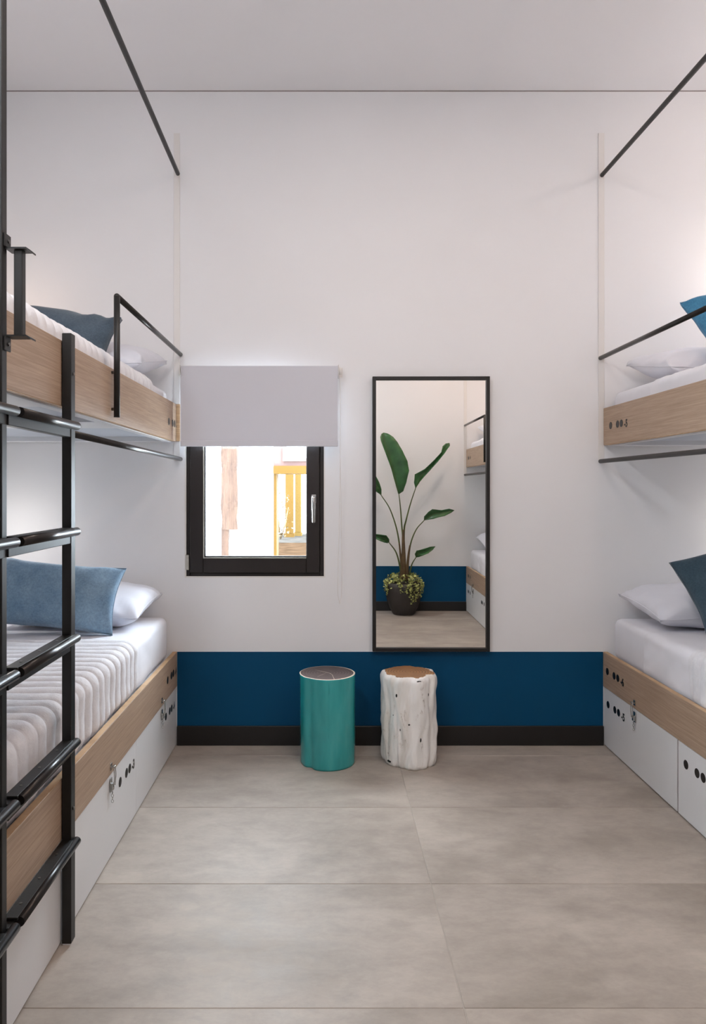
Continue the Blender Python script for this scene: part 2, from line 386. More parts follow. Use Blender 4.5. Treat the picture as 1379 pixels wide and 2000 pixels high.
# ------------------------------------------------------------------ roller blind
bl = thing('roller_blind', 'pale grey roller blind half lowered over the brown window', 'blind', (-.35, YB, 2.0))
def ch(o, par): o.parent = par; o.location = -par.location if o.location.length < 1e-6 else o.location-par.location; return o
BX0, BX1, BY = -.752, .060, 3.815
ch(link('fabric', B(BX0, BX1, BY-.0006, BY, 1.60, 1.988), M['blind']), bl)
ch(link('hem_bar', B(BX0, BX1+.001, BY-.006, BY+.002, 1.571, 1.602, bev=.002), M['blind']), bl)
ch(link('roller', T([(BX0, BY+.0185, 1.968), (BX1, BY+.0185, 1.968)], .018, 24), M['blind']), bl)
for x in (BX0-.007, BX1+.003):
    k = bmesh.new(); box(k, x, x+.004, BY-.004, YB-.001, 1.935, 1.995, bev=.001); box(k, x, x+.004+(.02 if x > 0 else 0), YB-.003, YB-.0005, 1.94, 1.99)
    ch(link('bracket', k, M['white_metal']), bl)
cc = ch(link('chain_wheel', T([(BX1+.007, BY+.0215, 1.965), (BX1+.019, BY+.0215, 1.965)], .019, 20), M['white_metal']), bl)
for dy, x1, zz in ((-.018, .066, 0), (.018, .084, 0)):
    p = [(BX1+.013, BY+.0215+dy, 1.965), (BX1+.013, BY+.0215+dy, 1.55), (BX1+.013+(x1-.075)*.6, BY+.0215+dy*.9, 1.2), (BX1+(.0 if dy < 0 else .022), BY+.0215+dy*.6, .85), (BX1+.011, BY+.0215, .755)]
    ch(link('pull_chain', T(smooth_path(p, 8), .0016, 6), M['white_metal']), bl)

# ------------------------------------------------------------------ bunks
def markings(par, side, xf, ystart, z, num, tz=None):
    """round vinyl dots: one, then a pair, then '-n', in reading order (side -1: towards +Y, +1: towards -Y)"""
    d = 1 if side < 0 else -1; nx = -side
    def dot(y):
        o = link('dot', T([(xf+nx*.0002, y, z), (xf+nx*.0012, y, z)], .0185, 24), M['ink'], par)
        return o
    for off in (0, .09, .137): dot(ystart+d*off)
    if num:
        text_mesh('number', num, .052, M['ink'], par, (xf+nx*.0006, ystart+d*.172, z-.022), (0, d, 0))
    for o in list(par.children):
        if o.name.split('.')[0] in ('dot', 'number'): o.location = (0, 0, 0)

def latch(par, side, xf, y, zt):
    nx = -side; bm = bmesh.new()
    box(bm, xf+nx*.0003, xf+nx*.004, y-.012, y+.012, zt-.062, zt-.012, bev=.0008)
    box(bm, xf+nx*.004, xf+nx*.012, y-.008, y+.008, zt-.055, zt-.03, bev=.001)
    b0 = B(xf+nx*.0003, xf+nx*.004, y-.011, y+.011, zt+.018, zt+.043, bev=.0008)
    tube(b0, smooth_path([(xf+nx*.003, y-.009, zt+.028), (xf+nx*.016, y-.008, zt+.033), (xf+nx*.016, y+.008, zt+.033), (xf+nx*.003, y+.009, zt+.028)], 4), .0022, 8)
    o = link('latch', bm, M['chrome'], par); o['label'] = 'chrome toggle latch'
    link('keeper', b0, M['chrome'], o)
    b2 = bmesh.new()
    tube(b2, smooth_path([(xf+nx*.014, y-.008, zt-.04), (xf+nx*.017, y-.009, zt), (xf+nx*.014, y-.006, zt+.028), (xf+nx*.014, y+.006, zt+.028), (xf+nx*.017, y+.009, zt), (xf+nx*.014, y+.008, zt-.04)], 4), .0018, 8)
    link('bail', b2, M['chrome'], o)
    b3 = bmesh.new()
    for k in range(4):
        a = k*PI/2; r = .006; zc = zt-.066-k*.010; dx = nx*(.006)
        if k % 2: tube(b3, [(xf+nx*.007+r*.7*math.cos(t*PI/4), y, zc+r*math.sin(t*PI/4)) for t in range(9)], .0013, 6)
        else: tube(b3, [(xf+nx*.007, y+r*.7*math.cos(t*PI/4), zc+r*math.sin(t*PI/4)) for t in range(9)], .0013, 6)
    link('safety_chain', b3, M['chrome'], o)

SIDE = {-1: ('left', XFL, XL), 1: ('right', XFR, XR)}
def storage_bed(side, far, wood_num, drawers, label):
    """drawers: list of (y_a, y_b, number, first_dot_y, latch_y)"""
    nm, xf, xw = SIDE[side]; y0, y1 = (YM+.001, YB-.001) if far else (YR+.001, YM-.001)
    bed = thing('storage_bed', label, 'bed')
    s = side; g = s*.001
    c = bmesh.new()                                               # carcass recessed behind the fronts
    box(c, xf+s*.024, xw-s*.002, y0+.002, y1-.002, .012, .44)
    link('carcass', c, M['under'], bed)
    sp = link('side_panel', B(xf, xf+s*.022, y0, y1, .311, DZ, bev=.0015), M['oak'], bed)
    link('panel_edging', B(xf+s*.001, xf+s*.0225, y0, y1, DZ-.0015, DZ+.0008), M['oak_edge'], sp)
    link('platform', B(xf+s*.023, xw-s*.002, y0+.002, y1-.002, .441, .462), M['under'], bed)
    link('plinth', B(xf+s*.012, xf+s*.023, y0, y1, .001, .012), M['win_in'], bed)
    dd = 1 if side < 0 else -1
    if wood_num is not None: markings(sp, side, xf, wood_num[1], .403, wood_num[0])
    for (a, b_, num, fd, ly) in drawers:
        dr = link('drawer', B(xf+s*.003, xf+s*.021, a, b_, .006, .3085, bev=.001), M['white_lam'], bed)
        if fd is not None: markings(dr, side, xf+s*.003, fd, .231, num)
        if ly is not None: latch(bed, side, xf+s*.0015, ly, .309)
    return bed
def upper_bed(side, far, marks, label, wz=(1.603, 1.798)):
    nm, xf, xw = SIDE[side]; y0, y1 = (YM+.001, YB-.006) if far else (YR+.006, YM-.001); s = side
    bed = thing('upper_bunk', label, 'bed', (0, 0, 0))
    z0, z1 = wz
    sp = link('side_panel', B(xf, xf+s*.022, y0, y1-(.016 if (s < 0 and far) else 0), z0, z1, bev=.0015), M['oak'], bed)
    if s < 0 and far:
        e = link('end_strip', B(xf-.004, xf+.018, YB-.021, YB-.006, z0, z1, bev=.0015), M['oak_edge'], bed); e['label'] = 'pale oak end strip'
    link('panel_edging', B(xf+s*.001, xf+s*.021, y0, y1-.02, z0-.0015, z0+.0005), M['oak_edge'], sp)
    # underside: white frame with recessed grey panels
    fr = bmesh.new(); xa, xb = xf+s*.0225, xw-s*.002; zu, zt = z0-.006, z0+.045
    cuts = ((2.17, 2.68), (2.96, 3.77)) if far else ((-.27, .54), (.82, 1.33))
    bx0, bx1 = xa+s*.03, xb-s*.06
    box(fr, xa, bx0, y0, y1, zu, zt); box(fr, bx1, xb, y0, y1, zu, zt)
    pv = y0
    for (a, b_) in cuts: box(fr, bx0, bx1, pv, a, zu, zt); pv = b_
    box(fr, bx0, bx1, pv, y1, zu, zt)
    link('underside_frame', fr, M['under'], bed)
    for (a, b_) in cuts: link('underside_panel', B(bx0, bx1, a, b_, zu+.022, zt), M['under_grey'], bed)
    link('platform', B(xa, xb, y0, y1, zt+.0005, zt+.06), M['under'], bed)
    if marks: markings(sp, side, xf, marks[1], marks[2], marks[0])
    return bed

EX = {-1: 1, 1: -1}
b1 = storage_bed(-1, True, ('-4', 3.665), [(3.071, YB-.002, '-4', 3.637, 3.535), (2.203, 3.069, '-3', 2.83, 2.70), (YM+.002, 2.201, None, None, None)],
    'lower left bed with oak side board marked 4 and white drawers, beside the window')
b2 = storage_bed(1, True, ('-6', 3.84), [(3.086, YB-.002, '-5', 3.837, 3.5), (2.246, 3.074, '-6', 3.007, 2.67), (YM+.002, 2.234, None, None, None)],
    'lower right bed with oak side board marked 6 and white drawers, beside the mirror')
link('drawer_divider', B(XFR+.006, XFR+.023, 3.0745, 3.0855, .006, .309), M['grey_seam'], b2)
b3 = storage_bed(1, False, (None, -.14), [(.42, YM-.002, None, .60, .84), (YR+.002, .416, None, -.16, .03)],
    'rear lower right bed with white drawers seen in the mirror')
b4 = storage_bed(-1, False, None, [(.42, YM-.002, None, None, .8), (YR+.002, .416, None, None, None)],
    'near lower left bed beside the camera, mostly outside the left edge')
u1 = upper_bed(-1, True, ('-3', 3.695, 1.69), 'upper left bunk with oak side board over the bed marked 4')
u2 = upper_bed(1, True, ('-5', 3.795, 1.678), 'upper right bunk with oak side board marked 5', (1.583, 1.777))
u3 = upper_bed(1, False, (None, -.14, 1.678), 'rear upper right bunk seen near the right edge of the mirror', (1.583, 1.777))
u4 = upper_bed(-1, False, None, 'near upper left bunk behind the black handle post, mostly outside the left edge')

# ------------------------------------------------------------------ bedding
MF = .043                                      # inset of the mattress behind the side board
def mattress(side, far, z0, z1, label):
    nm, xf, xw = SIDE[side]; s = side
    y0, y1 = (YM+.03, 3.872) if far else (YR+.028, YM-.03)
    x0, x1 = sorted((xf+s*MF, xw-s*.02)); cx, cy = (x0+x1)/2, (y0+y1)/2
    bm = B(x0-cx, x1-cx, y0-cy, y1-cy, 0, z1-z0, bev=.034, seg=4)
    o = link('mattress', bm, M['sheet'], smooth=True, loc=(cx, cy, z0)); tag(o, label, 'mattress'); return o
def drape(name, side, ya, yb, zt, zb, off, ribs, mat, label, cat, group=None, seed=0, soft=.0018):
    nm, xf, xw = SIDE[side]; s = side
    fx = xf+s*(MF+.0); bx = xw-s*.03; R = .036
    prof = []                                                   # (x, z, nx, nz)
    N = 22
    for i in range(N): prof.append((bx+(fx+s*R-bx)*i/(N-1), zt, 0, 1))
    for i in range(1, 9):
        a = PI/2*i/8; prof.append((fx+s*R-s*R*math.sin(a), zt-R+R*math.cos(a), -s*math.sin(a), math.cos(a)))
    K = max(4, int((zt-R-zb)/.012))
    for i in range(1, K+1): prof.append((fx, zt-R-(zt-R-zb)*i/K, -s, 0))
    L = yb-ya; step = .0045 if ribs else .02; NY = int(L/step)
    bm = bmesh.new(); rows = []
    for j in range(NY+1):
        y = ya+L*j/NY; e = min(y-ya, yb-y)/.02; ed = math.sqrt(max(0, 1-(1-min(1, e))**2)); row = []
        for i, (x, z, nx, nz) in enumerate(prof):
            wob = .012*noise.noise(Vector((x*2.2, seed, z*3))); yy = y+wob*(1 if ribs else .6)
            h = off
            if ribs: h += .018*abs(math.sin(PI*(yy+wob*.5)/.070))**.32-.008
            h += soft*2.2*noise.noise(Vector((x*7, y*7, z*9+seed)))+soft*noise.noise(Vector((x*21, y*21, z*25+seed)))
            tail = min(1, (len(prof)-1-i)/2.0)
            flare = 0
            if nx and z < zt-R: flare = .004*math.sin(y*19+seed)*((zt-z)/.2)
            h = h*ed*(.35+.65*tail)+flare*ed+.0012
            row.append(bm.verts.new((x+nx*h, y+(wob if nx == 0 else wob), z+nz*h)))
        rows.append(row)
    for a, b_ in zip(rows, rows[1:]):
        for k in range(len(a)-1): bm.faces.new((a[k], a[k+1], b_[k+1], b_[k]))
    o = link(name, bm, mat, smooth=True); tag(o, label, cat, group); return o
def pillow_mesh(w, h, t, pinch=.10, seed=0, wr=.006, n=28, p=.5):
    bm = bmesh.new(); top = {}; bot = {}
    for i in range(n+1):
        for j in range(n+1):
            u = math.sin((i/n-.5)*PI); v = math.sin((j/n-.5)*PI)
            x = w/2*u*(1-pinch*(1-v*v)*abs(u)**1.5*.9); y = h/2*v*(1-pinch*(1-u*u)*abs(v)**1.5*1.1)
            th = t/2*(max(0, (1-u*u)*(1-v*v)))**p
            edge = (i in (0, n)) or (j in (0, n))
            q = Vector((x*5+seed, y*5, seed)); r = math.hypot(u, v)
            crn = max(0, abs(u)*abs(v)-.12)
            wrk = wr*noise.noise(q*1.6)+wr*1.4*crn*math.sin(38*(abs(x)-abs(y))+4*noise.noise(q))
            z0 = wr*.8*noise.noise(q*.7+Vector((3, 1, 2)))
            if edge:
                vtx = bm.verts.new((x, y, z0)); top[i, j] = vtx; bot[i, j] = vtx
            else:
                top[i, j] = bm.verts.new((x, y, z0+th+wrk)); bot[i, j] = bm.verts.new((x, y, z0-th+wrk*.5))
    for i in range(n):
        for j in range(n):
            for d in (top, bot):
                f = [d[i, j], d[i+1, j], d[i+1, j+1], d[i, j+1]]
                try: bm.faces.new(f)
                except ValueError: pass
    return bm
def soft_thing(name, w, h, t, mat, label, cat, center, rx, rz_in, rz, rest_z, pinch=.1, seed=0, wr=.006, p=.5, piping=True):
    bm = pillow_mesh(w, h, t, pinch, seed, wr, p=p)
    R = Matrix.Rotation(rz, 4, 'Z') @ Matrix.Rotation(rx, 4, 'X') @ Matrix.Rotation(rz_in, 4, 'Z')
    bm.transform(R); mz = min(v.co.z for v in bm.verts)
    for v in bm.verts: v.co.z -= mz                      # base of the thing on what carries it
    sm = [] 
    o = link(name, bm, mat, smooth=True, loc=(center[0], center[1], rest_z)); tag(o, label, cat)
    if piping:                                            # sewn edge running around the seam
        pts = []; n = 14
        loop = [(-1+2*k/n, -1) for k in range(n)]+[(1, -1+2*k/n) for k in range(n)]+[(1-2*k/n, 1) for k in range(n)]+[(-1, 1-2*k/n) for k in range(n+1)]
        for (u, v) in loop:
            x = w/2*u*(1-pinch*(1-v*v)*abs(u)**1.5*.9); y = h/2*v*(1-pinch*(1-u*u)*abs(v)**1.5*1.1)
            q = Vector((x*5+seed, y*5, seed)); pts.append(R @ Vector((x, y, wr*.8*noise.noise(q*.7+Vector((3, 1, 2)))))-Vector((0, 0, mz)))
        link('seam', T(pts, .0022, 6, cap=False), mat, o)
    return o
rad = math.radians
LZ0, LZ1 = .463, .683; UZL0, UZL1 = 1.709, 1.866; UZR0, UZR1 = 1.689, 1.856
mattress(-1, True, LZ0, LZ1, 'white sheeted mattress on the lower left bed marked 4')
mattress(1, True, LZ0, LZ1-.006, 'white sheeted mattress on the lower right bed marked 6')
mattress(1, False, LZ0, LZ1-.006, 'white mattress on the rear lower bed seen in the mirror')
mattress(-1, False, LZ0, LZ1, 'white mattress on the near lower left bed beside the camera')
mattress(-1, True, UZL0, UZL1, 'white mattress in the upper left bunk')
mattress(1, True, UZR0, UZR1, 'white mattress in the upper right bunk marked 5')
mattress(1, False, UZR0, UZR1, 'white mattress in the rear upper bunk at the right edge of the mirror')
mattress(-1, False, UZL0, UZL1, 'white mattress in the near upper left bunk behind the handle post')
QL = 'white channel-quilted coverlet on the '
drape('quilt', -1, YM+.025, 3.22, LZ1+.002, .482, .007, True, M['quilt'], QL+'lower left bed behind the ladder', 'coverlet', seed=1)
drape('flat_sheet', -1, 3.0, 3.50, LZ1, .484, .003, False, M['sheet'], 'smooth white top sheet between quilt and blue cushion, lower left bed', 'sheet', seed=2, soft=.0015)
drape('quilt', 1, YM+.025, 3.04, LZ1-.004, .482, .010, True, M['quilt'], QL+'lower right bed at the right edge', 'coverlet', seed=3, soft=.003)
drape('flat_sheet', 1, 2.9, 3.50, LZ1-.006, .484, .004, False, M['sheet'], 'white folded sheet on the lower right bed, left of the quilt', 'sheet', seed=4, soft=.004)
drape('quilt', -1, YM+.025, 3.52, UZL1+.001, 1.74, .006, True, M['quilt'], QL+'upper left bunk', 'coverlet', seed=5)
drape('flat_sheet', 1, YM+.03, 3.43, UZR1, 1.73, .005, False, M['sheet'], 'white sheet over the mattress of the upper right bunk', 'sheet', seed=6, soft=.004)
drape('flat_sheet', 1, .05, YM-.03, LZ1-.006, .484, .004, False, M['sheet'], 'white sheet on the rear lower bed seen in the mirror', 'sheet', seed=7, soft=.004)
drape('flat_sheet', 1, .05, YM-.03, UZR1, 1.73, .004, False, M['sheet'], 'white sheet in the rear upper bunk seen in the mirror', 'sheet', seed=8, soft=.004)
drape('quilt', -1, YR+.5, YM-.025, LZ1+.002, .482, .007, True, M['quilt'], QL+'near lower left bed beside the camera', 'coverlet', seed=9)
drape('quilt', -1, YR+.5, YM-.025, UZL1+.001, 1.74, .006, True, M['quilt'], QL+'near upper left bunk behind the handle post', 'coverlet', seed=10)

PW = dict(pinch=.06, wr=.014, p=.42)
soft_thing('pillow', .70, .40, .19, M['pillow'], 'white pillow behind the blue cushion on the lower left bed', 'pillow', (-1.215, 3.665, 0), rad(9), rad(-4), rad(0), LZ1+.001, seed=2, **PW)
soft_thing('pillow', .72, .42, .19, M['pillow'], 'white pillow behind the dark cushion on the lower right bed', 'pillow', (1.895, 3.655, 0), rad(8), rad(4), rad(0), LZ1-.005, seed=5, **PW)
soft_thing('pillow', .72, .42, .20, M['pillow'], 'white pillow in the upper left bunk', 'pillow', (-1.20, 3.65, 0), rad(12), rad(-4), rad(0), UZL1+.002, seed=8, **PW)
soft_thing('pillow', .72, .42, .19, M['pillow'], 'white pillow in the upper right bunk', 'pillow', (1.935, 3.655, 0), rad(10), rad(5), rad(0), UZR1+.002, seed=11, **PW)
soft_thing('pillow', .72, .42, .19, M['pillow'], 'white pillow on the rear lower bed seen in the mirror', 'pillow', (1.93, -.155, 0), rad(-12), rad(-4), rad(0), LZ1-.005, seed=14, **PW)
soft_thing('pillow', .72, .42, .19, M['pillow'], 'white pillow in the rear upper bunk seen in the mirror', 'pillow', (1.95, -.155, 0), rad(-14), rad(-4), rad(0), UZR1+.002, seed=17, **PW)
CU = dict(pinch=.085, wr=.014, p=.42)
soft_thing('cushion', .62, .32, .19, M['cushion_a'], 'light blue-grey oblong cushion on the lower left bed behind the ladder', 'cushion', (-1.262, 3.405, 0), rad(66), rad(-6), rad(3), LZ1+.006, seed=21, **CU)
soft_thing('cushion', .62, .32, .19, M['cushion_b'], 'slate blue cushion in the upper left bunk behind the guard rail', 'cushion', (-1.29, 3.41, 0), rad(58), rad(-9), rad(3), UZL1+.006, seed=24, **CU)
soft_thing('cushion', .62, .37, .19, M['cushion_c'], 'dark slate cushion on the lower right bed at the right edge', 'cushion', (1.955, 3.40, 0), rad(66), rad(18), rad(-4), LZ1-.002, seed=27, **CU)
soft_thing('cushion', .62, .42, .19, M['cushion_d'], 'bright blue cushion in the upper right bunk at the right edge', 'cushion', (2.02, 3.40, 0), rad(68), rad(20), rad(-4), UZR1+.006, seed=30, **CU)

# ------------------------------------------------------------------ rods and guard rails
def rod(pts, r, label, cat, mat, extra=()):
    o = link('curtain_rod' if cat == 'curtain rod' else 'guard_rail', T(pts, r, 16), mat); tag(o, label, cat); return o
rod([(-.782, YB-.0055, 3.015), (-.714, YR+.002, 3.015)], .011, 'black curtain rod high above the left bunks', 'curtain rod', M['steel'])
rod([(1.455, YB-.0055, 3.007), (1.455, YR+.006, 3.007)], .011, 'black curtain rod high above the right bunks', 'curtain rod', M['steel'])
rod([(-.768, YB-.0055, 1.509), (-.770, 2.230, 1.523)], .011, 'shiny rod under the upper left bunk ending at the ladder post', 'curtain rod', M['steel_dull'])
rod([(1.447, YB-.0055, 1.498), (1.447, YR+.006, 1.498)], .011, 'black rod under the upper right bunk', 'curtain rod', M['steel'])
def guard(side, x, yw, yc, z0, z1, label):
    s = side; d = 1 if yw > yc else -1
    g = thing('guard_rail', label, 'guard rail', (x, yc, z0))
    bm = bmesh.new(); tube(bm, [(0, 0, 0), (0, 0, z1-z0)], .0112, 16)
    link('upright', bm, M['steel'], g)
    bm = T([(0, d*.0005, z1-z0), (0, yw-yc, z1-z0)], .0111, 16); link('top_rail', bm, M['steel_dull'], g)
    bm = bmesh.new(); bmesh.ops.create_uvsphere(bm, u_segments=14, v_segments=8, radius=.0114); bmesh.ops.translate(bm, verts=bm.verts, vec=(0, 0, z1-z0)); link('elbow', bm, M['steel'], g, smooth=True)
    xf = SIDE[side][1]
    for zz in (.03, .165): link('bolt', T([(0, 0, zz), (xf-x, 0, zz)], .006, 10), M['steel_edge'], g)
    return g
guard(-1, -.768, YB-.006, 2.71, 1.617, 2.061, 'black tubular guard rail of the upper left bunk')
guard(1, 1.447, YB-.006, 2.68, 1.60, 2.042, 'black guard rail of the upper right bunk')
guard(1, 1.447, YR+.006, .72, 1.60, 2.042, 'guard rail of the rear upper bunk seen at the right edge of the mirror')

# ------------------------------------------------------------------ ladders and handle post
RZ = (1.545, 1.229, .910, .598, .302)
def ladder(y_posts, ya, yb, bar, label):
    ld = thing('bunk_ladder', label, 'ladder', (-.771, (ya+yb)/2, 0))
    def L(name, bm, mat, par=None):
        o = link(name, bm, mat, par or ld)
        if par is None: o.location = -ld.location
        return o
    for (p0, p1) in y_posts:
        po_ = L('post', B(-.785, -.757, p0, p1, .004, 1.819, bev=.0022, seg=2), M['steel'])
        L('foot_glide', B(-.783, -.759, p0+.002, p1-.002, .0, .004), M['lamp_body'], po_)
        for zz in (1.70, .40): L('bolt', T([(-.757, (p0+p1)/2, zz), (-.754, (p0+p1)/2, zz)], .005, 10), M['steel_edge'], po_)
    for z in RZ:
        r = L('rung', B(-.782, -.7585, ya, yb, z-.036, z+.004, bev=.0015), M['steel'])
        t0 = bmesh.new(); box(t0, -.7845, -.750, bar[0]-.005, yb-.0005, z+.0045, z+.0115, bev=.0012)
        L('tread', t0, M['steel'], r)
        L('grip_tube', T([(-.7475, bar[0], z-.001), (-.7475, bar[1], z-.001)], .0125, 18), M['steel_dull'], r)
        for k in (.22, .5, .8): L('screw', T([(-.768, ya+(yb-ya)*k, z+.0112), (-.768, ya+(yb-ya)*k, z+.0128)], .004, 8), M['steel_edge'], r)
    return ld
ladder([(2.192, 2.228)], 1.7635, 2.1915, (1.800, 2.214), 'black steel bunk ladder with five tube-edged rungs, left side')
ladder([(1.262, 1.298)], 1.2985, 1.7345, (1.285, 1.776), 'near black ladder of which only rung ends show at the left edge')
hp = thing('handle_post', 'tall black post with a grab handle at the far left edge', 'post', (-.774, 1.749, 0))
def H(name, bm, mat, par=None):
    o = link(name, bm, mat, par or hp)
    if par is None: o.location = -hp.location
    return o
H('post', B(-.786, -.762, 1.735, 1.763, 0, CEIL-.001, bev=.002, seg=2), M['steel'])
gh = H('grab_handle', B(-.745, -.724, 1.759, 1.781, 1.7225, 1.9265, bev=.0025, seg=2), M['steel'])
for z, sgn in ((1.9265, 1), (1.7185, -1)):
    bm = bmesh.new(); box(bm, -.7615, -.712, 1.750, 1.790, z, z+.004)
    vs = [bm.verts.new(p) for p in ((-.712, 1.750, z), (-.712, 1.750, z+.004), (-.712, 1.790, z+.004), (-.712, 1.790, z), (-.703, 1.752, z-.006), (-.703, 1.752, z-.002), (-.703, 1.788, z-.002), (-.703, 1.788, z-.006))]
    for f in ((0, 1, 5, 4), (1, 2, 6, 5), (2, 3, 7, 6), (3, 0, 4, 7), (4, 5, 6, 7), (0, 3, 2, 1)): bm.faces.new([vs[i] for i in f])
    br = H('bracket', bm, M['steel'], gh)
    zz = (z+.004, z+.036) if sgn > 0 else (z-.034, z)
    H('bracket_tab', B(-.7618, -.7580, 1.742, 1.776, zz[0], zz[1], bev=.001), M['steel'], gh)
    H('bolt', T([(-.758, 1.762, (zz[0]+zz[1])/2), (-.755, 1.762, (zz[0]+zz[1])/2)], .0045, 10), M['steel_edge'], gh)

# ------------------------------------------------------------------ mirror
MX0, MX1, MZ0, MZ1 = .2436, .8566, .501, 1.941; FW = .018
mr = thing('wall_mirror', 'tall black-framed wall mirror reflecting the plant', 'mirror', ((MX0+MX1)/2, YB-.020, MZ0))
hw = (MX1-MX0)/2; hh = MZ1-MZ0
bm = bmesh.new()
box(bm, -hw, -hw+FW, -.019, .010, 0, hh, bev=.001); box(bm, hw-FW, hw, -.019, .010, 0, hh, bev=.001)
box(bm, -hw+FW, hw-FW, -.019, .010, 0, FW, bev=.001); box(bm, -hw+FW, hw-FW, -.019, .010, hh-FW, hh, bev=.001)
link('frame', bm, M['mirror_frame'], mr)
link('mirror_glass', B(-hw+FW-.003, hw-FW+.003, -.004, 0, FW-.003, hh-FW+.003), M['mirror'], mr)
mr.rotation_euler.z = -rad(.54)

# ------------------------------------------------------------------ stools
def stump(name, label, x, y, r0, h, kind, mats, seed):
    SEG = 144; NZ = 46; bm = bmesh.new(); rows = []
    def g(a, c, wd): d = (a-c+PI) % (2*PI)-PI; return math.exp(-(d/wd)**2)
    def radf(a, t):                        # a measured from -Y towards +X, t = height 0..1
        if kind == 'teal':
            r = r0*(1+.006*math.sin(2*a+.6)+.004*math.sin(3*a+1.7))
            r -= .013*g(a, rad(-40), .15)*(1-t)**.5+.003*g(a, rad(-36), .2)
            r -= .004*(1-t)*g(a, rad(-80), .5); return r+.0012*noise.noise(Vector((math.cos(a)*3, math.sin(a)*3, t*2+seed)))
        q = Vector((math.cos(a)*2.6, math.sin(a)*2.6, t*2.2+seed))
        r = r0*(1+.02*math.sin(3*a+.5)+.014*math.sin(5*a+1.9+2.2*t))
        for c0, c1, wd, dp in ((-38, -22, .13, .017), (-66, -50, .10, .007), (5, -8, .11, .010), (50, 44, .09, .014), (-100, -90, .16, .014), (95, 120, .12, .010), (160, 150, .16, .016), (-150, -140, .14, .014)):
            c = rad(c0+(c1-c0)*(1-t)+7*math.sin(t*7+c0)); r -= 1.35*dp*g(a, c, wd)*(.6+.4*math.sin(t*5+c0*.3))
        r += .014*noise.noise(q)+.006*noise.noise(q*3.1)
        if a < rad(-30) and a > rad(-130): r -= .012*(1-t)
        return r
    for i in range(NZ+1):
        t = i/NZ; row = []
        for k in range(SEG):
            a = 2*PI*k/SEG-PI; r = radf(a, t); z = t*h
            if kind == 'white':
                if i == 0: z += .0; r *= .97
                rr = max(0, (t-.95)/.05); r -= .010*rr*rr
                if i <= 1: r -= .003*(1+noise.noise(Vector((a*9, 0, seed))))
            row.append(bm.verts.new((r*math.sin(a), -r*math.cos(a), z)))
        rows.append(row)
    for a_, b_ in zip(rows, rows[1:]):
        for k in range(SEG):
            f = bm.faces.new((a_[k], a_[(k+1) % SEG], b_[(k+1) % SEG], b_[k])); f.smooth = True; f.material_index = 0
    for row_i, fs in ((0, 1),):
        pass
    bm.faces.new(rows[0][::-1]).material_index = 2
    # top: rings shrinking to the centre
    prev = rows[-1]; rings = [.985, .965, .94, .91, .88, .85, .8, .6, .35, .12]
    for ri, q in enumerate(rings):
        cur = []
        for k in range(SEG):
            a = 2*PI*k/SEG-PI; r = radf(a, 1)*q-(.010*q if kind == 'white' else 0)
            dz = .0015+(.0025 if kind == 'white' else 0)*min(1, ri/3)
            cur.append(bm.verts.new((r*math.sin(a), -r*math.cos(a), h+dz)))
        for k in range(SEG):
            a = 2*PI*k/SEG-PI
            f = bm.faces.new((prev[k], prev[(k+1) % SEG], cur[(k+1) % SEG], cur[k]))
            if kind == 'teal': lim = .955-.03*max(0, math.sin(a))
            else: lim = .93+.16*noise.noise(Vector((math.cos(a)*2.6, math.sin(a)*2.6, 5)))+.07*noise.noise(Vector((math.cos(a)*8, math.sin(a)*8, 9)))-.05*max(0, math.cos(a))
            f.material_index = 1 if q < lim else (3 if kind == 'teal' else 0)
            f.smooth = kind == 'white' and ri < 3
        prev = cur
    bm.faces.new(prev).material_index = 1
    o = link(name, bm, mats, loc=(x, y, .0005)); tag(o, label, 'stool'); return o, radf
st, rf = stump('stump_stool', 'turquoise lacquered log stool with dark top below the mirror', .006, 3.672, .1385, .437, 'teal', [M['teal'], M['dark_top'], M['ink'], M['cream']], 2)
def cv(pts, wd, zz):
    bm = bmesh.new(); vs = []
    for i, (px, py) in enumerate(pts):
        q = pts[min(i+1, len(pts)-1)]; p = pts[max(i-1, 0)]; d = Vector((q[0]-p[0], q[1]-p[1])).normalized(); n_ = Vector((-d.y, d.x))*wd[i]
        vs.append((bm.verts.new((px+n_.x, py+n_.y, zz)), bm.verts.new((px-n_.x, py-n_.y, zz))))
    for a, b_ in zip(vs, vs[1:]): bm.faces.new((a[0], a[1], b_[1], b_[0]))
    return bm
ck = link('crack', cv([(-.062, .055), (-.035, .03), (-.015, .012), (.012, -.012), (.024, -.045), (.028, -.085), (.033, -.128)], [.0004, .0014, .002, .0016, .001, .0009, .0014], .4393), M['cream'], st); ck['label'] = 'pale crack across the dark top'
ck = link('crack', cv([(-.005, -.01), (-.03, -.05), (-.05, -.08)], [.0004, .001, .0004], .4393), M['cream'], st)
ws, rw = stump('stump_stool', 'white painted gnarled log stool with brown wooden top', .408, 3.678, .139, .438, 'white', [M['white_stump'], M['brown_top'], M['ink']], 4)
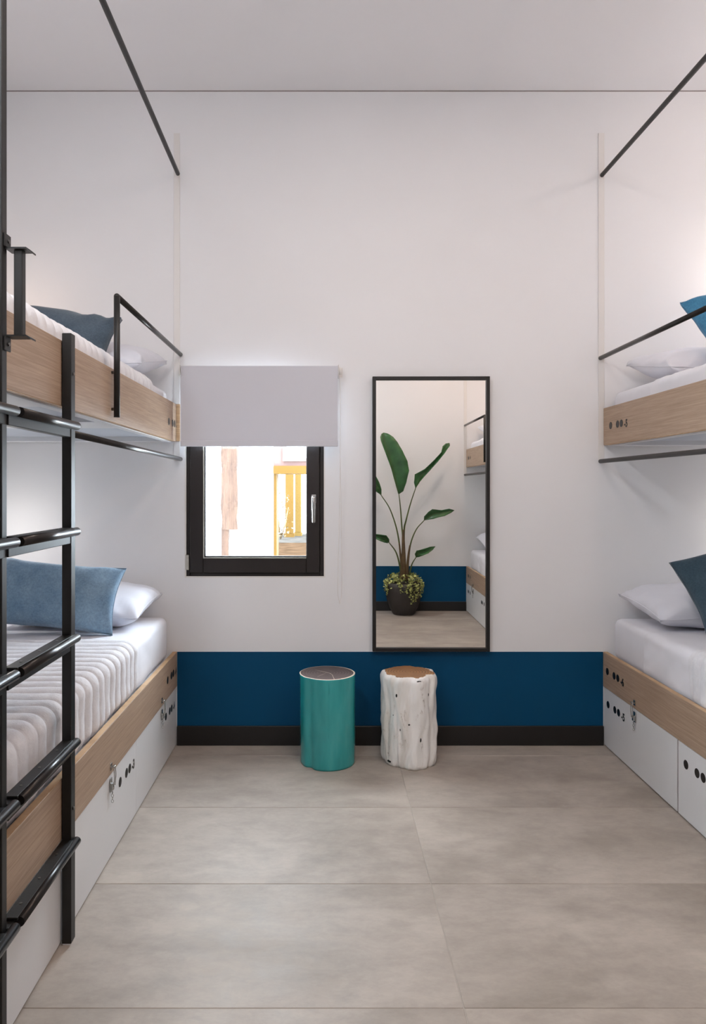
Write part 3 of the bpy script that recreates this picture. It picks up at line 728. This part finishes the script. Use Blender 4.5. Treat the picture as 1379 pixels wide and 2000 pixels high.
for (px, py, w_, h_) in ((822, 1447, .0055, .011), (774, 1361, .0045, .009), (781, 1427, .003, .007), (798, 1416, .007, .004), (838, 1360, .0035, .008), (757, 1496, .014, .006), (767, 1401, .0025, .003), (817, 1322, .012, .0035)):
    xx = (px-637)/F*3.55-.408; a = math.asin(max(-1, min(1, xx/.139))); zz = 1.36-(py-952)/F*3.545; t = max(.01, min(.98, zz/.438))
    r = rw(a, t)-(.006 if t > .95 else 0)
    bm = bmesh.new(); bmesh.ops.create_uvsphere(bm, u_segments=12, v_segments=8, radius=1)
    bmesh.ops.scale(bm, verts=bm.verts, vec=(w_, .003, h_)); bmesh.ops.rotate(bm, verts=bm.verts, matrix=Matrix.Rotation(a, 3, 'Z'))
    bmesh.ops.translate(bm, verts=bm.verts, vec=(math.sin(a)*(r-.0005), -math.cos(a)*(r-.0005), t*.438))
    link('knot_hole', bm, M['ink'], ws, smooth=True)

# ------------------------------------------------------------------ plant opposite the window wall (seen in the mirror)
PC = Vector((.755, -.19, 0))
pt = thing('potted_plant', 'tall bird-of-paradise plant in a charcoal pot, seen in the mirror', 'plant', PC)
def P(u, v, dy=0):
    px = 720+u/4.446; py = 830+v/4.446
    return Vector(((px-15-637)*8.0/F-PC.x, dy, 1.36-(py-952)*8.0/F))
pot = link('pot', lathe(bmesh.new(), [(.105, 0), (.118, .012), (.150, .07), (.176, .14), (.190, .22), (.192, .29), (.184, .342), (.172, .342), (.172, .31)], 40), M['pot'], pt)
link('soil', lathe(bmesh.new(), [(.168, .311), (.170, .318)], 28), M['soil'], pt)
tr = bmesh.new()
tube(tr, smooth_path([P(305, 1345, 0), P(304, 1230, .005), P(302, 1100, .008), P(300, 980, .01), P(299, 905, .01)], 5), [.034-.0012*i for i in range(21)], 14)
tube(tr, smooth_path([P(335, 1345, .02), P(335, 1230, .02), P(345, 1120, .02), P(356, 1040, .02)], 5), [.020-.0008*i for i in range(16)], 12)
tube(tr, smooth_path([P(275, 1345, .02), P(285, 1230, .02), P(275, 1120, .02), P(265, 1020, .02)], 5), [.018-.0007*i for i in range(16)], 12)
link('stem', tr, M['trunk'], pt)
LEAF = {
 1: ([(262, 600), (276, 720), (288, 880), (298, 1000), (302, 1310)], 0.02,
     [((255, 596), (262, 600), (270, 596)), ((238, 540), (248, 548), (298, 575)), ((212, 450), (226, 462), (322, 500)), ((192, 380), (210, 392), (344, 400)), ((162, 300), (184, 312), (330, 320)), ((132, 220), (160, 235), (290, 235)), ((106, 150), (140, 165), (248, 160)), ((100, 112), (128, 120), (212, 112)), ((110, 84), (130, 88), (170, 82)), ((128, 72), (134, 72), (146, 73))]),
 2: ([(410, 545), (365, 680), (325, 830), (308, 930), (305, 1310)], -.02,
     [((406, 548), (410, 545), (414, 543)), ((392, 500), (425, 512), (442, 496)), ((397, 430), (448, 458), (468, 462)), ((480, 385), (508, 393), (522, 402)), ((560, 308), (574, 318), (588, 328)), ((622, 240), (632, 250), (645, 258)), ((634, 190), (660, 206), (682, 206)), ((664, 165), (688, 176), (700, 186)), ((694, 160), (699, 160), (702, 163))]),
 3: ([(478, 825), (410, 905), (362, 1030), (342, 1180), (325, 1310)], .03,
     [((474, 822), (478, 825), (481, 826)), ((474, 790), (490, 812), (500, 820)), ((508, 750), (530, 782), (550, 810)), ((540, 727), (570, 762), (592, 796)), ((620, 736), (632, 755), (645, 785)), ((688, 724), (696, 740), (702, 760)), ((730, 735), (735, 738), (735, 741))]),
 4: ([(405, 1140), (372, 1200), (354, 1280), (340, 1330)], .06,
     [((402, 1138), (406, 1140), (410, 1142)), ((391, 1108), (410, 1122), (432, 1132)), ((404, 1078), (430, 1098), (458, 1118)), ((460, 1064), (480, 1084), (502, 1100)), ((520, 1047), (530, 1060), (542, 1074)), ((566, 1045), (570, 1047), (570, 1050))]),
 5: ([(176, 1014), (232, 1090), (262, 1180), (287, 1310)], .05,
     [((178, 1012), (176, 1014), (174, 1016)), ((176, 985), (168, 1004), (160, 1018)), ((150, 950), (138, 978), (130, 1010)), ((105, 943), (98, 964), (95, 996)), ((60, 938), (58, 955), (55, 978)), ((15, 945), (15, 950), (15, 962)), ((-20, 950), (-22, 951), (-22, 953))]),
 6: ([(110, 608), (182, 720), (236, 870), (266, 1020), (284, 1200), (298, 1310)], .0,
     [((113, 606), (110, 608), (106, 607)), ((112, 560), (100, 588), (84, 592)), ((92, 500), (78, 540), (56, 572)), ((62, 445), (48, 490), (22, 535)), ((20, 385), (8, 430), (-12, 480)), ((-15, 335), (-22, 375), (-40, 410)), ((-48, 300), (-50, 310), (-56, 322))]),
}
for k, (stem, dy, rows) in LEAF.items():
    pts = [P(u, v, dy*(1-i/len(stem))) for i, (u, v) in enumerate(stem)]; sp = smooth_path(pts, 5)
    pe = link('petiole', T(sp, [.0045+.0075*i/len(sp) for i in range(len(sp))], 10), M['petiole'], pt)
    bm = bmesh.new(); vr = []
    RR = []
    for a, b_ in zip(rows, rows[1:]):                     # subdivide between rows for a smooth outline
        for q in range(3): RR.append([tuple(a[i][j]+(b_[i][j]-a[i][j])*q/3 for j in range(2)) for i in range(3)])
    RR.append(rows[-1])
    for ii, (l, m_, r_) in enumerate(RR):
        tt = ii/(len(RR)-1); bow = .05*math.sin(PI*tt)
        rip = .006*math.sin(ii*1.9)
        L3 = P(*l, dy+.03*math.sin(PI*tt)+bow+rip); S3 = P(*m_, dy+bow-.012*math.sin(PI*tt)); R3 = P(*r_, dy+.035*math.sin(PI*tt)+bow-rip)
        vr.append([bm.verts.new(L3), bm.verts.new((L3+S3)/2+Vector((0, .004, 0))), bm.verts.new(S3), bm.verts.new((S3*.66+R3*.34)+Vector((0, .006, 0))), bm.verts.new((S3*.33+R3*.67)+Vector((0, .004, 0))), bm.verts.new(R3)])
    for a, b_ in zip(vr, vr[1:]):
        for q in range(5): bm.faces.new((a[q], a[q+1], b_[q+1], b_[q]))
    lf = link('leaf', bm, M['leaf'], pt, smooth=True)
    md = lf.modifiers.new('thickness', 'SOLIDIFY'); md.thickness = .0012
    link('midrib', T([v[2].co.copy() for v in []] or [P(*r[1], dy+.05*math.sin(PI*i/(len(rows)-1))-.012*math.sin(PI*i/(len(rows)-1))+.002) for i, r in enumerate(rows)], [.0035*(1-i/len(rows))+.0006 for i in range(len(rows))], 8), M['petiole'], lf)
iv = bmesh.new(); rnd = random.Random(3)
def ivy_leaf(c, s):
    e = Euler((rnd.uniform(-1, 1), rnd.uniform(-1, 1), rnd.uniform(0, 6.28))); mt = e.to_matrix(); c.y = max(c.y, -.178)
    vs = [iv.verts.new(c+mt @ Vector(p)*s) for p in ((0, -.5, 0), (.45, -.15, .1), (.3, .3, .05), (0, .6, -.08), (-.3, .3, .05), (-.45, -.15, .1), (0, 0, -.05))]
    for q in range(6): iv.faces.new((vs[q], vs[(q+1) % 6], vs[6]))
for q in range(330):
    a = rnd.uniform(0, 2*PI); r = rnd.uniform(.08, .215); z = .36+rnd.uniform(-.02, .07)-(max(0, r-.17)*1.2)
    ivy_leaf(Vector((r*math.cos(a), r*math.sin(a), z)), rnd.uniform(.02, .034))
strands = [(a, rnd.uniform(.05, .14)) for a in [rnd.uniform(0, 2*PI) for _ in range(10)]]+[(rad(70), .22), (rad(60), .2), (rad(50), .17), (rad(78), .15), (rad(150), .14), (rad(162), .10), (rad(20), .12), (rad(35), .16)]
for a, ln in strands:
    for q in range(int(ln/.009)):
        z = .345-q*.009; r = .197+.012*rnd.random()+.01
        ivy_leaf(Vector((r*math.cos(a+rnd.uniform(-.07, .07)), r*math.sin(a), z)), rnd.uniform(.018, .03))
ivo = link('ivy_foliage', iv, M['ivy'], pt); ivo['kind'] = 'stuff'; ivo['label'] = 'small variegated ivy spilling over the pot rim'

# ------------------------------------------------------------------ lamps
def reading_lamp(side, z, label, power, color=WARM):
    s = side; xw = SIDE[side][2]; y = 3.60
    t = thing('reading_lamp', label, 'lamp', (xw, y, z))
    link('wall_plate', T([(-s*.001, 0, 0), (-s*.014, 0, 0)], .032, 24), M['lamp_body'], t)
    link('arm', T(smooth_path([(-s*.012, 0, 0), (-s*.05, 0, .03), (-s*.08, 0, .02)], 5), .006, 10), M['lamp_body'], t)
    bm = bmesh.new(); tube(bm, [(-s*.06, 0, .03), (-s*.11, 0, -.012)], [.018, .032], 20); link('shade', bm, M['lamp_body'], t)
    bm = bmesh.new(); bmesh.ops.create_uvsphere(bm, u_segments=14, v_segments=8, radius=.018); bmesh.ops.translate(bm, verts=bm.verts, vec=(-s*.118, 0, -.018)); link('bulb', bm, M['bulb'], t, smooth=True)
    l = D.lights.new('lamp_light', 'POINT'); l.energy = power; l.color = color; l.shadow_soft_size = .025
    o = D.objects.new('lamp_light', l); COL.objects.link(o); o.parent = t; o.location = (-s*.15, 0, -.04)
reading_lamp(-1, 1.18, 'white reading lamp on the wall over the lower left bed', 2.3, (1.0, .95, .90))
reading_lamp(-1, 2.33, 'white reading lamp on the wall over the upper left bunk', 1.0, (1.0, .75, .58))
reading_lamp(1, 1.18, 'white reading lamp on the wall over the lower right bed', 2.4, (1.0, .91, .85))
reading_lamp(1, 2.50, 'white reading lamp on the wall over the upper right bunk', 4.0, (1.0, .87, .80))
def ceiling_lamp(x, y, size, power, color, label):
    t = thing('ceiling_lamp', label, 'lamp', (x, y, CEIL))
    link('ring', lathe(bmesh.new(), [(size/2+.02, 0), (size/2+.02, -.03), (size/2, -.032), (size/2, -.026)], 40), M['lamp_body'], t)
    link('diffuser', lathe(bmesh.new(), [(size/2-.002, -.028), (size/2-.002, -.030)], 40), M['bulb'], t)
    area_light('ceiling_light', (x, y, CEIL-.036), (x, y, 0), power, color, size, t)
ceiling_lamp(.34, 2.2, .42, 10.5, (1.0, .87, .78), 'round ceiling lamp over the middle of the aisle')
ceiling_lamp(-1.0, .52, .42, 40, (.90, .95, 1.0), 'added unseen ceiling lamp above the near left bunk')  # added cool fill out of view, fitted to the room's light level
ceiling_lamp(1.45, .9, .42, 17, (1.0, .72, .56), 'round ceiling lamp by the plant')
# up-light high on the right wall that throws the rod shadows
t = thing('wall_lamp', 'small white lamp high on the right wall', 'lamp', (XR, 3.1, 3.33))
link('wall_plate', T([(-.001, 0, 0), (-.02, 0, 0)], .05, 24), M['lamp_body'], t)
link('shade', T([(-.02, 0, 0), (-.06, 0, 0)], [.03, .055], 24), M['lamp_body'], t)
l = D.lights.new('lamp_light', 'POINT'); l.energy = 4; l.color = (1.0, .85, .77); l.shadow_soft_size = .05
o = D.objects.new('lamp_light', l); COL.objects.link(o); o.parent = t; o.location = (-.13, 0, 0)

# ------------------------------------------------------------------ outside the window
def ox(px, y): return (px-637)/F*y
ground = struct(link('floor_1', B(-6, 5, YB+T_, 6.62, .40, .55), M['concrete']))
n1 = thing('clapboard_wall', 'white clapboard wall at the left of the window view', 'wall', (-2.0, 6.3, .55))
for k in range(19):
    z = .0+k*.075; bm = bmesh.new()
    vs = [bm.verts.new(p) for p in ((-1.2, -.022, z), (1.09, -.022, z), (1.09, -.006, z+.078), (-1.2, -.006, z+.078), (-1.2, .0, z), (1.09, 0, z), (1.09, 0, z+.078), (-1.2, 0, z+.078))]
    for f in ((0, 1, 2, 3), (4, 7, 6, 5), (0, 4, 5, 1), (3, 2, 6, 7), (0, 3, 7, 4), (1, 5, 6, 2)): bm.faces.new([vs[i] for i in f])
    link('board', bm, M['siding'], n1)
link('backing', B(-1.2, 1.09, .001, .12, 0, 1.43), M['plaster'], n1)
wp = thing('timber_post', 'weathered brown timber post outside the window', 'post', (ox(448, 6.1), 6.1, .55))
bm = bmesh.new(); x0, x1 = ox(432, 6.1)-wp.location.x, ox(463, 6.1)-wp.location.x
r_ = random.Random(5); zz = [1.01-.55+i*.1 for i in range(13)]; ringv = []
for z in zz:
    j = [r_.uniform(-.006, .006) for _ in range(8)]
    ringv.append([bm.verts.new(p) for p in ((x0+j[0], 0+j[1], z), ((x0+x1)/2, -.012+j[2], z), (x1+j[3], 0, z), (x1+j[4], .09, z), (x0+j[5], .09, z))])
for a, b_ in zip(ringv, ringv[1:]):
    for q in range(5): bm.faces.new((a[q], a[(q+1) % 5], b_[(q+1) % 5], b_[q]))
bm.faces.new(ringv[0]); bm.faces.new(ringv[-1])
link('upper_post', bm, M['pole'], wp)
link('lower_post', B(x0, ox(446, 6.1)-wp.location.x, .005, .08, 0, .4595), M['pole'], wp)
pw = tag(link('plaster_wall', B(ox(434, 6.62), ox(523, 6.5), 6.62, 6.9, .40, 2.05), M['plaster']), 'sunlit pale plaster wall between post and doorway outside', 'wall')
og = thing('garden_gateway', 'ochre framed gateway outside the right part of the window', 'gateway', (ox(535, 6.5), 6.5, .55))
X0 = og.location.x
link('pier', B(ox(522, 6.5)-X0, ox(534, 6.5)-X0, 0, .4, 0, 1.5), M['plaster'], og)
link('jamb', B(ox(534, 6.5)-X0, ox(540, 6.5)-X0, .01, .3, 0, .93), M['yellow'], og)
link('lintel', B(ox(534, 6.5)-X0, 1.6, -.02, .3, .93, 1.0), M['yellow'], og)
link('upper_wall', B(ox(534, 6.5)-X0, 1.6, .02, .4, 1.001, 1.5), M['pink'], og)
wn = bmesh.new(); a, b_ = ox(552, 6.5)-X0, .5
box(wn, a, b_, -.01, .019, 1.04, 1.07); box(wn, a, a+.03, -.01, .019, 1.07, 1.45); link('window_surround', wn, M['pink'], og)
link('window_shutter', B(a+.031, b_, .0, .019, 1.071, 1.45), M['siding'], og)
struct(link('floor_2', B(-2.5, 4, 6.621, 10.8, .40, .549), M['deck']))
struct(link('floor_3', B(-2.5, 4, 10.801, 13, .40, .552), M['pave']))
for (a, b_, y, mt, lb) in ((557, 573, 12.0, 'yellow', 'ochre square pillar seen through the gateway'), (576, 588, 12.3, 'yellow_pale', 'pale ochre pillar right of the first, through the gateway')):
    pl_ = thing('pillar', lb, 'pillar', (ox((a+b_)/2, y), y, .552)); hw_ = (ox(b_, y)-ox(a, y))/2
    link('shaft', B(-hw_, hw_, 0, .2, .06, 3.4, bev=.005), M[mt], pl_); link('base_block', B(-hw_-.015, hw_+.015, -.015, .215, 0, .06), M[mt], pl_)
sb = thing('dry_shrub', 'small dry shrub beside the ochre pillar outside', 'shrub', (ox(548, 11.5), 11.5, .552))
bm = bmesh.new(); r_ = random.Random(9)
for k in range(14):
    a = r_.uniform(0, 6.28); d = Vector((math.cos(a)*.12, math.sin(a)*.12, r_.uniform(.25, .75)))
    tube(bm, [(0, 0, 0), d*.5+Vector((.01, 0, 0)), d], [.008, .005, .002], 5)
link('twigs', bm, M['trunk'], sb)
bm = bmesh.new()
for k in range(160):
    c = Vector((r_.gauss(0, .07), r_.gauss(0, .07), r_.uniform(.05, .75))); s_ = r_.uniform(.015, .035); mt = Euler((r_.random()*6, r_.random()*6, 0)).to_matrix()
    bm.faces.new([bm.verts.new(c+mt @ Vector(p)*s_) for p in ((-.5, 0, 0), (0, -.7, 0), (.5, 0, 0), (0, .8, 0))])
fo = link('foliage', bm, M['trunk'], sb); fo['kind'] = 'stuff'

# ------------------------------------------------------------------ groups of like things
GR = {'pillow': 'white pillows on the bunks', 'cushion': 'blue cushions on the bunks', 'mattress': 'white mattresses of the bunks',
      'coverlet': 'channel-quilted coverlets on the left and right beds', 'sheet': 'white sheets on the beds', 'curtain rod': 'rods along the bunks',
      'guard rail': 'guard rails of the upper bunks', 'ladder': 'black ladders of the left bunks', 'stool': 'log stools below the mirror', 'pillar': 'ochre pillars outside'}
for o in D.objects:
    if o.get('category') in GR and not o.parent: o['group'] = GR[o['category']]
for o in D.objects:
    n = o.name.split('.')[0]
    if n == 'storage_bed': o['group'] = 'lower beds with drawers'
    if n == 'upper_bunk': o['group'] = 'upper bunks'
    if n == 'reading_lamp': o['group'] = 'reading lamps over the bunks'
    if n == 'ceiling_lamp': o['group'] = 'round ceiling lamps'
